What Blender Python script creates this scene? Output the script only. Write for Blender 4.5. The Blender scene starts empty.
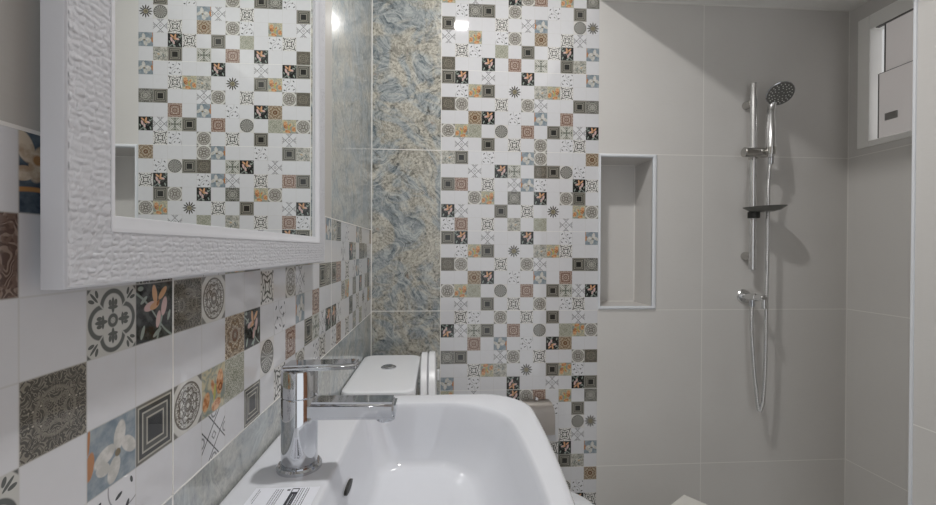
import bpy, bmesh, math, random
from mathutils import Vector, Matrix, noise as mnoise
random.seed(7)
SC = bpy.context.scene
COL = SC.collection
PI = math.pi

# ------------------------------------------------------------------ colours
def lin(c):
    c = c / 255.0
    return c / 12.92 if c <= 0.04045 else ((c + 0.055) / 1.055) ** 2.4
def rgb(r, g, b):
    return (lin(r), lin(g), lin(b), 1.0)

# ------------------------------------------------------------------ node expressions
class V:
    """wraps a float socket (or number) so that arithmetic builds Math nodes"""
    def __init__(s, nt, k): s.nt = nt; s.k = k
    def _op(s, op, *a, clamp=False):
        n = s.nt.nodes.new('ShaderNodeMath'); n.operation = op; n.use_clamp = clamp
        for i, x in enumerate((s,) + a):
            x = x.k if isinstance(x, V) else x
            if isinstance(x, (int, float)): n.inputs[i].default_value = x
            else: s.nt.links.new(x, n.inputs[i])
        return V(s.nt, n.outputs[0])
    def __add__(s, o): return s._op('ADD', o)
    __radd__ = __add__
    def __sub__(s, o): return s._op('SUBTRACT', o)
    def __rsub__(s, o): return V(s.nt, o)._op('SUBTRACT', s)
    def __mul__(s, o): return s._op('MULTIPLY', o)
    __rmul__ = __mul__
    def __truediv__(s, o): return s._op('DIVIDE', o)
    def __neg__(s): return s._op('MULTIPLY', -1.0)
    def abs(s): return s._op('ABSOLUTE')
    def max(s, o): return s._op('MAXIMUM', o)
    def min(s, o): return s._op('MINIMUM', o)
    def sin(s): return s._op('SINE')
    def cos(s): return s._op('COSINE')
    def sqrt(s): return s._op('SQRT')
    def pow(s, o): return s._op('POWER', o)
    def mod(s, o): return s._op('FLOORED_MODULO', o)
    def atan2(s, o): return s._op('ARCTAN2', o)
    def ss(s, a, b):                       # clamped ramp: 0 at a, 1 at b
        return (s - a)._op('DIVIDE', b - a, clamp=True)
    def line(s, at, w, soft=0.02):         # 1 on the line s == at
        return (s - at).abs().ss(w + soft, w)

def hyp(a, b): return (a * a + b * b).sqrt()

class Mat:
    def __init__(s, name):
        s.m = bpy.data.materials.new(name); s.m.use_nodes = True
        s.nt = s.m.node_tree
        s.b = next(n for n in s.nt.nodes if n.type == 'BSDF_PRINCIPLED')
    def new(s, t): return s.nt.nodes.new(t)
    def link(s, a, b): s.nt.links.new(a.k if isinstance(a, V) else a, b)
    def uv(s):
        n = s.new('ShaderNodeUVMap'); n.uv_map = 'cell'
        x = s.new('ShaderNodeSeparateXYZ'); s.link(n.outputs[0], x.inputs[0])
        return V(s.nt, x.outputs[0]), V(s.nt, x.outputs[1])
    def pos(s):
        n = s.new('ShaderNodeNewGeometry')
        x = s.new('ShaderNodeSeparateXYZ'); s.link(n.outputs['Position'], x.inputs[0])
        return [V(s.nt, x.outputs[i]) for i in range(3)]
    def vec(s, *a):
        c = s.new('ShaderNodeCombineXYZ')
        for i, x in enumerate(a):
            if isinstance(x, V): s.link(x, c.inputs[i])
            else: c.inputs[i].default_value = x
        return c.outputs[0]
    def noise(s, vec, scale, detail=2.0, dist=0.0, rough=0.5):
        n = s.new('ShaderNodeTexNoise'); s.link(vec, n.inputs['Vector'])
        n.inputs['Scale'].default_value = scale; n.inputs['Detail'].default_value = detail
        n.inputs['Distortion'].default_value = dist; n.inputs['Roughness'].default_value = rough
        return V(s.nt, n.outputs[0])
    def voro(s, vec, scale, feat='F1'):
        n = s.new('ShaderNodeTexVoronoi'); s.link(vec, n.inputs['Vector']); n.feature = feat
        n.inputs['Scale'].default_value = scale
        return V(s.nt, n.outputs[0])
    def mix(s, a, b, f):
        n = s.new('ShaderNodeMix'); n.data_type = 'RGBA'
        for x, i in ((a, 6), (b, 7)):
            if isinstance(x, tuple): n.inputs[i].default_value = x
            else: s.link(x, n.inputs[i])
        if isinstance(f, V): s.link(f, n.inputs[0])
        else: n.inputs[0].default_value = f
        return n.outputs[2]
    def set(s, **kw):
        for k, v in kw.items():
            i = s.b.inputs[k.replace('_', ' ')]
            if isinstance(v, (int, float, tuple)): i.default_value = v
            else: s.link(v, i)
        return s
    def bump(s, h, strength=0.3, dist=0.001):
        n = s.new('ShaderNodeBump'); n.inputs['Strength'].default_value = strength
        n.inputs['Distance'].default_value = dist
        s.link(h, n.inputs['Height']); s.link(n.outputs[0], s.b.inputs['Normal'])

def plain(name, col, rough=0.4, metal=0.0, var=0.03, scale=30.0, **kw):
    M = Mat(name)
    x, y, z = M.pos()
    nz = M.noise(M.vec(x, y, z), scale, 3.0)
    d = tuple(c * (1 - var) for c in col[:3]) + (1.0,)
    u = tuple(min(1, c * (1 + var)) for c in col[:3]) + (1.0,)
    M.set(Base_Color=M.mix(d, u, nz), Roughness=rough, Metallic=metal, **kw)
    return M.m

# ------------------------------------------------------------------ tile motifs of the patchwork decor
WHITE = rgb(217, 217, 220)
def motif(name, fn):
    M = Mat('tile_' + name)
    u, v = M.uv()
    p, q = u - 0.5, v - 0.5
    col = fn(M, u, v, p, q)
    m = p.abs().max(q.abs()) * 2.0
    col = M.mix(col, rgb(196, 194, 190), m.ss(0.962, 0.99) * 0.55)     # faint pressed edge of each square
    M.set(Base_Color=col, Roughness=.035)
    M.b.inputs['Specular IOR Level'].default_value = 0.5
    return M.m
def polar(p, q): return hyp(p, q), q.atan2(p)
def blob(M, p, q, cx, cy, ang, a, b):       # soft ellipse, 1 inside
    c, s_ = math.cos(ang), math.sin(ang)
    dx, dy = p - cx, q - cy
    return hyp((dx * c + dy * s_) / a, (dy * c - dx * s_) / b).ss(1.08, 0.92)
def many(M, p, q, lst):
    r = None
    for e in lst:
        b = blob(M, p, q, *e); r = b if r is None else r.max(b)
    return r
def m_white(M, u, v, p, q):
    return M.mix(WHITE, rgb(211, 211, 214), M.noise(M.vec(u, v, 0.0), 3.0))
def m_square(M, u, v, p, q):
    m = p.abs().max(q.abs()) * 2
    c = M.mix(rgb(62, 62, 59), rgb(104, 102, 94), m.ss(0.87, 0.89))
    c = M.mix(c, rgb(82, 81, 76), m.line(0.56, 0.08))
    ln = m.line(0.87, 0.022).max(m.line(0.66, 0.022)).max(m.line(0.44, 0.022))
    c = M.mix(c, rgb(172, 168, 156), ln)
    return M.mix(c, rgb(46, 46, 44), m.ss(0.38, 0.35))
def m_lily(M, u, v, p, q):
    n = M.noise(M.vec(u, v, 0.3), 6.0, 2.0)
    c = M.mix(rgb(34, 35, 34), rgb(74, 77, 75), n.ss(0.42, 0.62))
    st = (p * 0.9 + q + 0.08 + (p * 7).sin() * 0.04).line(0.0, 0.014).max((p - q * 0.35 - 0.22).line(0.0, 0.012) * q.ss(0.1, -0.05))
    lv = many(M, p, q, [(-.30, .22, .6, .10, .035), (-.33, -.32, 1.2, .12, .04), (.05, -.38, .5, .13, .04), (.38, -.12, 1.2, .10, .035), (-.38, .42, 0, .07, .04)])
    c = M.mix(c, rgb(150, 160, 152), st.max(lv))
    pink = many(M, p, q, [(.24, .06, 1.3, .17, .075), (.08, -.15, 1.35, .15, .06), (-.14, .10, .25, .16, .075)])
    c = M.mix(c, rgb(206, 176, 172), pink)
    org = many(M, p, q, [(-.02, .30, 1.75, .16, .065), (.20, .30, .75, .15, .06), (-.02, .10, 0.3, .13, .06)])
    c = M.mix(c, rgb(206, 160, 122), org)
    return M.mix(c, rgb(150, 92, 44), blob(M, p, q, .07, .14, 1.0, .06, .03))
def m_lattice(M, u, v, p, q):
    a, b = p + q, p - q
    ln = a.abs().line(.27, .012).max(b.abs().line(.27, .012))
    dash = (u * 60).sin().ss(-.9, -.2) * 0.2 + 0.8
    nod = (p.abs() + q.abs()).line(0.085, 0.012).max(hyp(p.abs() - .5, q).line(.10, .012)).max(hyp(p, q.abs() - .5).line(.10, .012))
    return M.mix(WHITE, rgb(62, 62, 62), (ln * dash).max(nod * 0.7))
def m_sprig(M, u, v, p, q):
    lv = many(M, p, q, [(-.3, .3, .8, .085, .035), (-.2, -.02, 2.2, .075, .03), (.12, .26, .4, .08, .032), (.3, .02, 1.1, .09, .035), (-.32, -.3, -.6, .08, .035), (.02, -.28, 2.4, .075, .03), (.34, -.36, .3, .08, .04), (.4, .38, 1.9, .06, .03)])
    st = (hyp(p + .12, q + .35).line(.34, .006, .012) * 0.6).max(hyp(p - .3, q - .42).line(.40, .006, .012) * 0.6)
    return M.mix(WHITE, rgb(52, 53, 54), lv.max(st))
def scroll(M, p, q, sc, k, seed, lo=-.1, hi=.45):
    """fine symmetric scrollwork: 1 on the ornament"""
    a, b = p.abs(), q.abs()
    n = M.noise(M.vec(a.max(b), a.min(b), seed), sc, 1.5, .6)
    return (n * k).sin().ss(lo, hi)
def lace(M, p, q, bg, fg, sc, k, seed, r0=.47):
    r, t = polar(p, q)
    pat = scroll(M, p, q, sc, k, seed) * r.ss(r0 - .03, r0 - .06)
    ring = r.line(r0 - .03, .012).max(r.line(.11, .014)).max(((t * 8).cos() * .03 + r).line(.30, .014))
    return M.mix(bg, fg, pat.max(ring) * r.ss(r0, r0 - .02))
def m_rosette(M, u, v, p, q):
    c = lace(M, p, q, rgb(208, 206, 200), rgb(108, 102, 94), 7.0, 46, .3)
    return M.mix(c, rgb(124, 122, 116), (p.abs() + q.abs()).ss(.80, .84))
def m_grey_disc(M, u, v, p, q):
    r, t = polar(p, q)
    c = M.mix(rgb(214, 212, 209), rgb(178, 177, 172), r.ss(.48, .46))
    pat = ((r * 52).sin() * (t * 8).cos()).abs().ss(.25, .5) * r.ss(.46, .44)
    return M.mix(c, rgb(88, 87, 82), pat.max(r.line(.45, .014)))
def m_fleur(M, u, v, p, q):
    bg, fg = rgb(196, 195, 190), rgb(92, 95, 92)
    cx, cy = p.abs(), q.abs()
    mx, mn = cx.max(cy), cx.min(cy)
    d = hyp(mx - .22, mn)                               # four foils
    foil = d.line(.225, .026) * (mx - mn).ss(.0, .03)
    petal = hyp((mx - .23) / .12, mn / .035).ss(1.1, .9).max(hyp((mx - .20) / .03, mn / .10).ss(1.1, .9)).max(hyp((mx - .27) / .05, (mn - .06) / .03).ss(1.1, .9))
    ring = hyp(p, q).line(.075, .02)
    diag = many(M, cx, cy, [(.37, .37, PI / 4, .10, .022), (.42, .32, .3, .06, .028), (.32, .42, 1.27, .06, .028)])
    corner = (cx + cy).ss(.90, .93)
    return M.mix(bg, fg, foil.max(petal).max(ring).max(diag).max(corner))
def m_starlace(M, u, v, p, q):
    r, t = polar(p, q)
    s8 = r * ((t * 4).cos() * 0.28 + 1.0)
    pat = s8.line(.36, .02).max(s8.line(.16, .03)).max((t * 8).cos().ss(.55, .8) * r.line(.28, .05))
    dots = many(M, p.abs(), q.abs(), [(.42, .42, 0, .05, .05), (.42, .1, 0, .03, .03), (.1, .42, 0, .03, .03)])
    return M.mix(rgb(218, 216, 213), rgb(84, 84, 80), pat.max(dots))
def m_star(M, u, v, p, q):
    r, t = polar(p, q)
    ray = ((t * 6).cos().abs().pow(1.2) * .34 + .13 - r).ss(-.01, .02)
    c = M.mix(WHITE, rgb(74, 70, 60), ray)
    return M.mix(c, rgb(160, 152, 126), r.line(.12, .02).max(r.ss(.05, .03)))
def damask(bg, fg, sc, k, seed):
    def f(M, u, v, p, q):
        c = M.mix(bg, fg, scroll(M, p, q, sc, k, seed, .1, .6))
        r, t = polar(p, q)
        c = M.mix(c, fg, r.line(.30, .012).max(((t * 4).cos() * .05 + r).line(.18, .012)) * .7)
        return M.mix(c, rgb(196, 188, 172), M.voro(M.vec(p.abs(), q.abs(), 0.0), 9.0).ss(.16, .10) * .75)
    return f
def m_brown(M, u, v, p, q):
    r, t = polar(p, q)
    c = M.mix(rgb(136, 110, 97), rgb(198, 184, 173), scroll(M, p, q, 8.0, 44, .7, .0, .5))
    return M.mix(c, rgb(112, 80, 66), ((t * 4).cos() * .05 + r).line(.36, .02).max(r.line(.14, .02)))
def m_paisley(M, u, v, p, q):
    n = M.noise(M.vec(u, v, 0.1), 3.4, 1.0, .5)
    c = M.mix(rgb(90, 72, 64), rgb(142, 124, 112), (n * 62).sin().ss(.0, .6))
    return M.mix(c, rgb(112, 92, 82), M.noise(M.vec(u, v, .6), 9.0).ss(.5, .6))
def m_gold(M, u, v, p, q):
    r, t = polar(p, q)
    c = M.mix(rgb(116, 98, 80), rgb(200, 186, 164), scroll(M, p, q, 8.0, 40, .15, .0, .5))
    c = M.mix(c, rgb(128, 104, 78), ((t * 8).cos() * .04 + r).line(.30, .025))
    return M.mix(c, rgb(112, 78, 52), r.line(.12, .03))
def m_green(M, u, v, p, q):
    return M.mix(rgb(128, 130, 114), rgb(196, 195, 182), scroll(M, p, q, 14.0, 40, .9, -.3, .5))
def m_clover(M, u, v, p, q):
    cx, cy = p.abs(), q.abs()
    lv = many(M, cx, cy, [(.25, .25, PI / 4, .27, .10)])
    c = M.mix(rgb(112, 115, 106), rgb(206, 205, 199), lv)
    c = M.mix(c, rgb(150, 152, 144), (cx - cy).line(0, .014) * (cx + cy).ss(.1, .16))
    return M.mix(c, rgb(188, 187, 178), (cx.max(cy)).line(.47, .03).max(hyp(cx, cy - .42).line(.14, .02)).max(hyp(cx - .42, cy).line(.14, .02)))
def m_orange(M, u, v, p, q):
    n = M.noise(M.vec(u, v, .4), 4.5, 3.0, .8)
    c = M.mix(rgb(140, 148, 140), rgb(196, 186, 156), n.ss(.42, .6))
    fr = many(M, p, q, [(-.32, -.18, 1.2, .20, .13), (-.02, .02, 1.9, .22, .07), (.26, .10, 1.45, .28, .15), (.1, -.36, .2, .2, .12)])
    oc = M.mix(rgb(176, 116, 74), rgb(214, 168, 126), M.noise(M.vec(u, v, .8), 9.0, 2.0).ss(.4, .6))
    c = M.mix(c, oc, fr)
    c = M.mix(c, rgb(176, 172, 96), blob(M, p, q, .03, -.08, 1.4, .2, .05))
    return M.mix(c, rgb(130, 82, 56), hyp(p - .28, q + .02).line(.07, .012))
def m_blue(M, u, v, p, q):
    n = M.noise(M.vec(u, v, .4), 5.0, 3.0)
    c = M.mix(rgb(116, 130, 141), rgb(154, 163, 168), n.ss(.35, .65))
    c = M.mix(c, rgb(178, 124, 82), many(M, p, q, [(-.45, -.02, 1.4, .2, .08), (-.47, .35, 1.5, .2, .025)]))
    pet = many(M, p, q, [(.14, .20, 1.35, .22, .12), (-.16, .0, .35, .22, .12), (.02, -.28, 1.2, .2, .12), (.34, -.02, 2.4, .2, .11), (-.2, -.18, 2.8, .14, .1)])
    c = M.mix(c, M.mix(rgb(186, 184, 178), rgb(212, 209, 204), n.ss(.4, .6)), pet)
    return M.mix(c, rgb(120, 108, 84), hyp(p - .1, q + .05).ss(.07, .05))
def m_blue_dark(M, u, v, p, q):
    n = M.noise(M.vec(u, v, .4), 5.0, 3.0)
    c = M.mix(rgb(56, 68, 82), rgb(96, 108, 118), n.ss(.35, .65))
    pet = many(M, p, q, [(-.22, .12, 1.2, .24, .14), (-.42, .30, 2.0, .2, .12), (.02, .30, .5, .2, .1), (-.44, -.02, .2, .16, .09)])
    c = M.mix(c, M.mix(rgb(170, 150, 128), rgb(206, 194, 176), n.ss(.4, .6)), pet)
    c = M.mix(c, rgb(160, 122, 84), hyp(p + .25, q - .16).ss(.08, .05))
    return M.mix(c, rgb(176, 132, 84), (q + .22 + (p * 6).sin() * .02).line(0.0, .018))
def m_foliage(M, u, v, p, q):
    n = M.noise(M.vec(u, v, .2), 7.0, 3.0, 1.2)
    c = M.mix(rgb(138, 138, 130), rgb(200, 197, 188), n.ss(.4, .6))
    c = M.mix(c, rgb(112, 120, 120), many(M, p, q, [(-.2, -.1, 1.0, .16, .05), (.2, .2, .4, .16, .05), (.1, -.3, 2.2, .14, .05)]) * .8)
    return M.mix(c, rgb(200, 160, 110), blob(M, p, q, .12, -.02, .4, .09, .05) * .6)
MOT = {
 'W': ('white', m_white), 'Q': ('concentric_squares', m_square), 'F': ('lily', m_lily), 'L': ('lattice', m_lattice),
 'S': ('sprig', m_sprig), 'R': ('rosette', m_rosette), 'C': ('grey_disc', m_grey_disc), 'J': ('quatrefoil', m_fleur),
 'Z': ('star_lace', m_starlace), 'T': ('star', m_star), 'D': ('damask', damask(rgb(78, 75, 68), rgb(136, 130, 118), 8.0, 52, .4)),
 'K': ('dark_damask', damask(rgb(70, 70, 66), rgb(178, 176, 168), 9.0, 44, .8)), 'B': ('brown_medallion', m_brown),
 'G': ('gold_medallion', m_gold), 'E': ('green_weave', m_green), 'X': ('clover', m_clover), 'O': ('orange_flower', m_orange),
 'U': ('blue_flower', m_blue), 'N': ('foliage', m_foliage), 'P': ('paisley', m_paisley), 'V': ('dark_blue_flower', m_blue_dark)}
MOTM = {k: motif(*v) for k, v in MOT.items()}

# 12 x 6 squares per 60 x 30 decor tile, top row first
TA = ['NQWSWWURWWWG', 'WWLWFXWDQCSW', 'QBWZWLUSWWFZ', 'WWROWKWFWRQW', 'FLWWQWZWTWOR', 'SBWZWNWEWLWW']
TB = ['QFWLWWFWWSWU', 'WSOQWTWNOZWW', 'DRWWZWRLWWQK', 'WWGFWSWUWBWW', 'ROEWCWBWQXLF', 'WLWQWZWRWSZW']
TC = ['OWLWWFRBWOWK', 'WSKQWRWWSWQW', 'QWWWZWLUWWCT', 'LWOWSRWGWZLW', 'WZSWEWQWZFWU', 'DWWFWBWXWQNW']
# the near tile of the left wall's band, seen under and beside the mirror
TD = ['WQWSWWFWWVWS', 'RWWOWDWSPWWK', 'WFWLWQWZWWJF', 'DWXWWRWBWDWW', 'WEWQWSWWJWUQ', 'QWWCWZWLWWSW']
def rot180(t): return [r[::-1] for r in t[::-1]]

# ------------------------------------------------------------------ mesh helpers
def obj(name, bm, mats, parent=None, smooth=False, kind=None):
    me = bpy.data.meshes.new(name)
    if parent is not None:
        r = parent
        while r.parent: r = r.parent
        bmesh.ops.translate(bm, verts=bm.verts, vec=-r.location)
    bm.normal_update()
    bm.to_mesh(me); bm.free()
    for m in (mats if isinstance(mats, (list, tuple)) else [mats]): me.materials.append(m)
    if smooth:
        me.polygons.foreach_set('use_smooth', [True] * len(me.polygons))
        try: me.set_sharp_from_angle(angle=math.radians(38))
        except Exception: pass
    o = bpy.data.objects.new(name, me); COL.objects.link(o)
    if parent is not None: o.parent = parent
    if kind: o['kind'] = kind
    return o
def thing(name, label, cat, loc):
    o = bpy.data.objects.new(name, None); COL.objects.link(o)
    o.location = loc; o.empty_display_size = .05
    o['label'] = label; o['category'] = cat
    return o
def tag(o, label, cat): o['label'] = label; o['category'] = cat; return o
def quad(bm, pts, mi=0, uvl=None, uvs=None):
    f = bm.faces.new([bm.verts.new(p) for p in pts]); f.material_index = mi
    if uvl:
        for l, t in zip(f.loops, uvs): l[uvl].uv = t
    return f
def box(bm, a, b, bev=0.0, seg=2, mi=0):
    t = bmesh.new()
    bmesh.ops.create_cube(t, size=1.0)
    for v in t.verts: v.co = Vector([(a[i] + b[i]) / 2 + v.co[i] * (b[i] - a[i]) for i in range(3)])
    if bev: bmesh.ops.bevel(t, geom=t.edges[:], offset=bev, segments=seg, affect='EDGES', profile=.5)
    merge(bm, t, mi)
def merge(bm, t, mi=0):
    mp = {v: bm.verts.new(v.co) for v in t.verts}
    for f in t.faces:
        try: nf = bm.faces.new([mp[v] for v in f.verts]); nf.material_index = mi
        except ValueError: pass
    t.free()
def frame_of(d):
    d = d.normalized(); h = Vector((0, 0, 1)) if abs(d.z) < .9 else Vector((1, 0, 0))
    a = d.cross(h).normalized(); return a, d.cross(a).normalized()
def lathe(bm, base, axis, prof, n=32, cap=True, mi=0):
    """prof: list of (distance along axis, radius)"""
    base, axis = Vector(base), Vector(axis).normalized(); a, b = frame_of(axis)
    rings = [[bm.verts.new(base + axis * h + (a * math.cos(2 * PI * i / n) + b * math.sin(2 * PI * i / n)) * r) for i in range(n)] for h, r in prof]
    for R, S in zip(rings, rings[1:]):
        for i in range(n): bm.faces.new((R[i], R[(i + 1) % n], S[(i + 1) % n], S[i])).material_index = mi
    if cap:
        for R in (rings[0], rings[-1]): bm.faces.new(R).material_index = mi
def tube(bm, pts, rad, n=12, cap=True):
    pts = [Vector(p) for p in pts]; prev = None; rings = []
    for i, p in enumerate(pts):
        d = pts[min(i + 1, len(pts) - 1)] - pts[max(i - 1, 0)]
        d.normalize()
        if prev is None: a, b = frame_of(d)
        else: a = (prev - d * prev.dot(d)).normalized(); b = d.cross(a)
        prev = a
        r = rad(i) if callable(rad) else rad
        rings.append([bm.verts.new(p + (a * math.cos(2 * PI * k / n) + b * math.sin(2 * PI * k / n)) * r) for k in range(n)])
    for R, S in zip(rings, rings[1:]):
        for k in range(n): bm.faces.new((R[k], R[(k + 1) % n], S[(k + 1) % n], S[k]))
    if cap: bm.faces.new(rings[0]); bm.faces.new(rings[-1])
def smooth_path(pts, step=.01):
    pts = [Vector(p) for p in pts]; P = [pts[0] * 2 - pts[1]] + pts + [pts[-1] * 2 - pts[-2]]
    out = []
    for i in range(1, len(P) - 2):
        n = max(2, int((P[i + 1] - P[i]).length / step))
        for k in range(n):
            t = k / n
            out.append(.5 * ((2 * P[i]) + (P[i + 1] - P[i - 1]) * t + (2 * P[i - 1] - 5 * P[i] + 4 * P[i + 1] - P[i + 2]) * t * t + (3 * P[i] - P[i - 1] - 3 * P[i + 1] + P[i + 2]) * t ** 3))
    out.append(pts[-1]); return out
def loft(bm, loops, cap0=True, cap1=True):
    rings = [[bm.verts.new(p) for p in L] for L in loops]; n = len(rings[0])
    for R, S in zip(rings, rings[1:]):
        for i in range(n): bm.faces.new((R[i], R[(i + 1) % n], S[(i + 1) % n], S[i]))
    if cap0: bm.faces.new(rings[0][::-1])
    if cap1: bm.faces.new(rings[-1])
def rrect(x0, x1, y0, y1, rb, rf, bow, z, n=9, m=14, sk=0.0):
    """rounded rectangle outline; rb radius of the x0 corners, rf of the x1 corners, bow: outward curve of the x1 side"""
    cs = [(x0 + rb, y0 + rb, rb, PI), (x1 - rf, y0 + rf, rf, 1.5 * PI), (x1 - rf, y1 - rf, rf, 0), (x0 + rb, y1 - rb, rb, .5 * PI)]
    pts = []
    for k, (cx, cy, r, a0) in enumerate(cs):
        arc = [(cx + r * math.cos(a0 + .5 * PI * i / n), cy + r * math.sin(a0 + .5 * PI * i / n)) for i in range(n + 1)]
        pts += arc
        nx = cs[(k + 1) % 4]; e = (nx[0] + nx[2] * math.cos(nx[3]), nx[1] + nx[2] * math.sin(nx[3])); s = arc[-1]
        pts += [(s[0] + (e[0] - s[0]) * i / m, s[1] + (e[1] - s[1]) * i / m) for i in range(1, m)]
    yc, h = (y0 + y1) / 2, (y1 - y0) / 2
    return [Vector((x + max(0, (x - x0) / (x1 - x0)) * (bow * (1 - ((y - yc) / h) ** 2) + sk * (y - yc)), y, z)) for x, y in pts]

# ------------------------------------------------------------------ surfaces
def joints(M, col, lines, jc, w=.0011):
    X, Y, Z = M.pos(); ax = {'X': X, 'Y': Y, 'Z': Z}; k = None
    for a, vals in lines.items():
        for t in vals:
            l = ax[a].line(t, w, .0006); k = l if k is None else k.max(l)
    return M.mix(col, jc, k) if k is not None else col
GROUT = rgb(236, 234, 230)
def beige(name, lines, k=1.0):
    M = Mat(name); X, Y, Z = M.pos(); p = M.vec(X, Y, Z)
    c = M.mix(rgb(211, 208, 205), rgb(218, 216, 213), M.noise(p, 5.0, 4.0))
    c = M.mix(c, rgb(206, 203, 199), M.noise(M.vec(X * 1.0, Y * 1.0, Z * 9.0), 40.0, 2.0).ss(.55, .8) * .35)
    if k < 1: c = M.mix(c, rgb(150, 146, 136), 1 - k)  # darker mix paints shade into the tile colour
    M.set(Base_Color=joints(M, c, lines, GROUT), Roughness=.28)
    return M.m
def marble(name, lines, seed=0.0, rough=.14, pale=0.0):
    M = Mat(name); X, Y, Z = M.pos()
    X = X + seed
    p = M.vec(X, Y, Z)
    H = X + Y                                     # runs along either wall
    w1 = M.noise(p, 6.0, 3.0, .6); w2 = M.noise(M.vec(X + 5.3, Y, Z), 6.0, 3.0, .6)
    h, z = H + (w1 - .5) * .22, Z + (w2 - .5) * .22
    def feather(a, sd):
        c, s_ = math.cos(a), math.sin(a)
        return M.noise(M.vec((h * c + z * s_) * 13.0, (z * c - h * s_) * 62.0, sd), 1.0, 7.0, .7, .72)
    big = M.noise(p, 6.5, 3.0, .8)
    st = feather(.55, 0.0); st2 = feather(-.9, 4.0)
    k = big.ss(.47, .53)
    st = st * (1.0 - k) + st2 * k
    pat = M.noise(M.vec(X, Y + 2.0, Z), 8.0, 4.0, 1.2, .6)
    fine = M.noise(p, 130.0, 3.0, .6)
    c = M.mix(rgb(92, 104, 111), rgb(186, 190, 189), (st * .8 + fine * .2).ss(.38, .60))
    c2 = M.mix(rgb(114, 112, 104), rgb(200, 196, 184), (st * .6 + fine * .4).ss(.38, .58))
    c = M.mix(c, c2, pat.ss(.44, .56))
    c = M.mix(c, rgb(62, 60, 52), M.noise(M.vec(X, Y, Z + 3.0), 13.0, 6.0, 1.0, .7).ss(.575, .66) * fine.ss(.34, .56) * .85)
    c = M.mix(c, rgb(214, 212, 204), (st * .7 + fine * .3).ss(.585, .68) * .6)
    c = M.mix(c, rgb(62, 70, 74), (st * .6 + fine * .4).ss(.42, .34) * .5)
    c = M.mix(c, rgb(168, 130, 104), M.noise(p, 14.0, 2.0, .4).ss(.71, .77) * .8)
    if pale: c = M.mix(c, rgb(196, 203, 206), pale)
    M.set(Base_Color=joints(M, c, lines, GROUT), Roughness=rough)
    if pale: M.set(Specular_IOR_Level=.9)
    return M.m

Y1 = 1.6178                     # far wall
XR = 1.8742                     # window wall
ZC, ZH = 2.146, 2.475           # lowered ceiling over the shower, ceiling over the rest
XS = .860                       # where the lowered ceiling starts
ZJ = [.361, .961, 1.561, 2.161]
WH = .30
M_beige_back = beige('beige_tile_back', {'Z': ZJ, 'X': [1.273, XR - .001]})
M_beige_right = beige('beige_tile_right', {'Z': ZJ, 'Y': [1.02]})
M_beige_left_shaded = beige('beige_tile_left_shaded', {'Z': [1.862], 'Y': [-.174, .4259]}, .6)  # same beige, darkened to stand in for shade beside the mirror
M_beige_side = beige('beige_tile_side', {'Z': [.172, .772]})
M_beige_front = beige('beige_tile_front', {'Z': ZJ})
M_marble_back = marble('marble_tile_back', {'Z': ZJ, 'X': [.0012, .2568]})
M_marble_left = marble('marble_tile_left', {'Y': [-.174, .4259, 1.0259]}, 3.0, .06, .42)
M_grout = plain('grout_white', GROUT, .7)
M_white_plastic = plain('trim_white', rgb(226, 229, 234), .3, var=.01)
M_ceil = plain('ceiling_paint', rgb(246, 245, 242), .8, var=.02, scale=8)
M_floor = plain('floor_tile', rgb(236, 235, 232), .35, var=.02, scale=6)

KEYS = list(MOT); MI = {k: i for i, k in enumerate(KEYS)}
# ---- far wall: marble strip, patchwork strip, beige tiling with a niche
bm = bmesh.new(); uvl = bm.loops.layers.uv.new('cell')
NX0, NX1, NZ0, NZ1, ND = .8665, 1.0705, .9765, 1.5475, .150
b0 = len(KEYS)                   # slots after the motifs: marble, beige, grout
def face(x0, x1, z0, z1, mi, y=Y1): quad(bm, [(x0, y, z0), (x1, y, z0), (x1, y, z1), (x0, y, z1)], mi)
face(0, .2575, 0, ZH, b0)
def cells(tile, put, rot=False):
    for r, row in enumerate(rot180(tile) if rot else tile):
        for c, k in enumerate(row): put(r, c, MI[k], rot)
XM = .2575
def put_back(ztop):
    def f(r, c, mi, rot):
        x0, x1, z1, z0 = XM + c * .05, XM + c * .05 + .05, ztop - r * .05, ztop - r * .05 - .05
        uv = [(0, 0), (1, 0), (1, 1), (0, 1)]
        if rot: uv = [(1 - a, 1 - b) for a, b in uv]
        quad(bm, [(x0, Y1, z0), (x1, Y1, z0), (x1, Y1, z1), (x0, Y1, z1)], mi, uvl, uv)
    return f
for t, zt, rt in ((TA, 2.461, 0), (TC, 2.161, 0), (TB, 1.861, 0), (TA, 1.561, 0), (TB, 1.261, 0), (TB, .961, 1), (TC, .661, 0), (TA, .361, 0)):
    cells(t, put_back(zt), rt)
face(XM, XM + .6, 0, .061, b0 + 1); face(XM, XM + .6, 2.461, ZH, b0 + 1)
for z in (2.161, 1.861, 1.561, 1.261, .961, .661, .361):       # thin horizontal joints between the decor tiles
    quad(bm, [(XM, Y1 - .0003, z - .0007), (XM + .6, Y1 - .0003, z - .0007), (XM + .6, Y1 - .0003, z + .0007), (XM, Y1 - .0003, z + .0007)], b0 + 2)
XB = XM + .6
face(XB, NX0, 0, ZH, b0 + 1); face(NX1, XR, 0, ZH, b0 + 1); face(NX0, NX1, 0, NZ0, b0 + 1); face(NX0, NX1, NZ1, ZH, b0 + 1)
yb = Y1 + ND
face(NX0, NX1, NZ0, NZ1, b0 + 1, yb)
quad(bm, [(NX0, Y1, NZ0), (NX1, Y1, NZ0), (NX1, yb, NZ0), (NX0, yb, NZ0)], b0 + 1)
quad(bm, [(NX0, yb, NZ1), (NX1, yb, NZ1), (NX1, Y1, NZ1), (NX0, Y1, NZ1)], b0 + 1)
quad(bm, [(NX0, Y1, NZ0), (NX0, yb, NZ0), (NX0, yb, NZ1), (NX0, Y1, NZ1)], b0 + 1)
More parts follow.
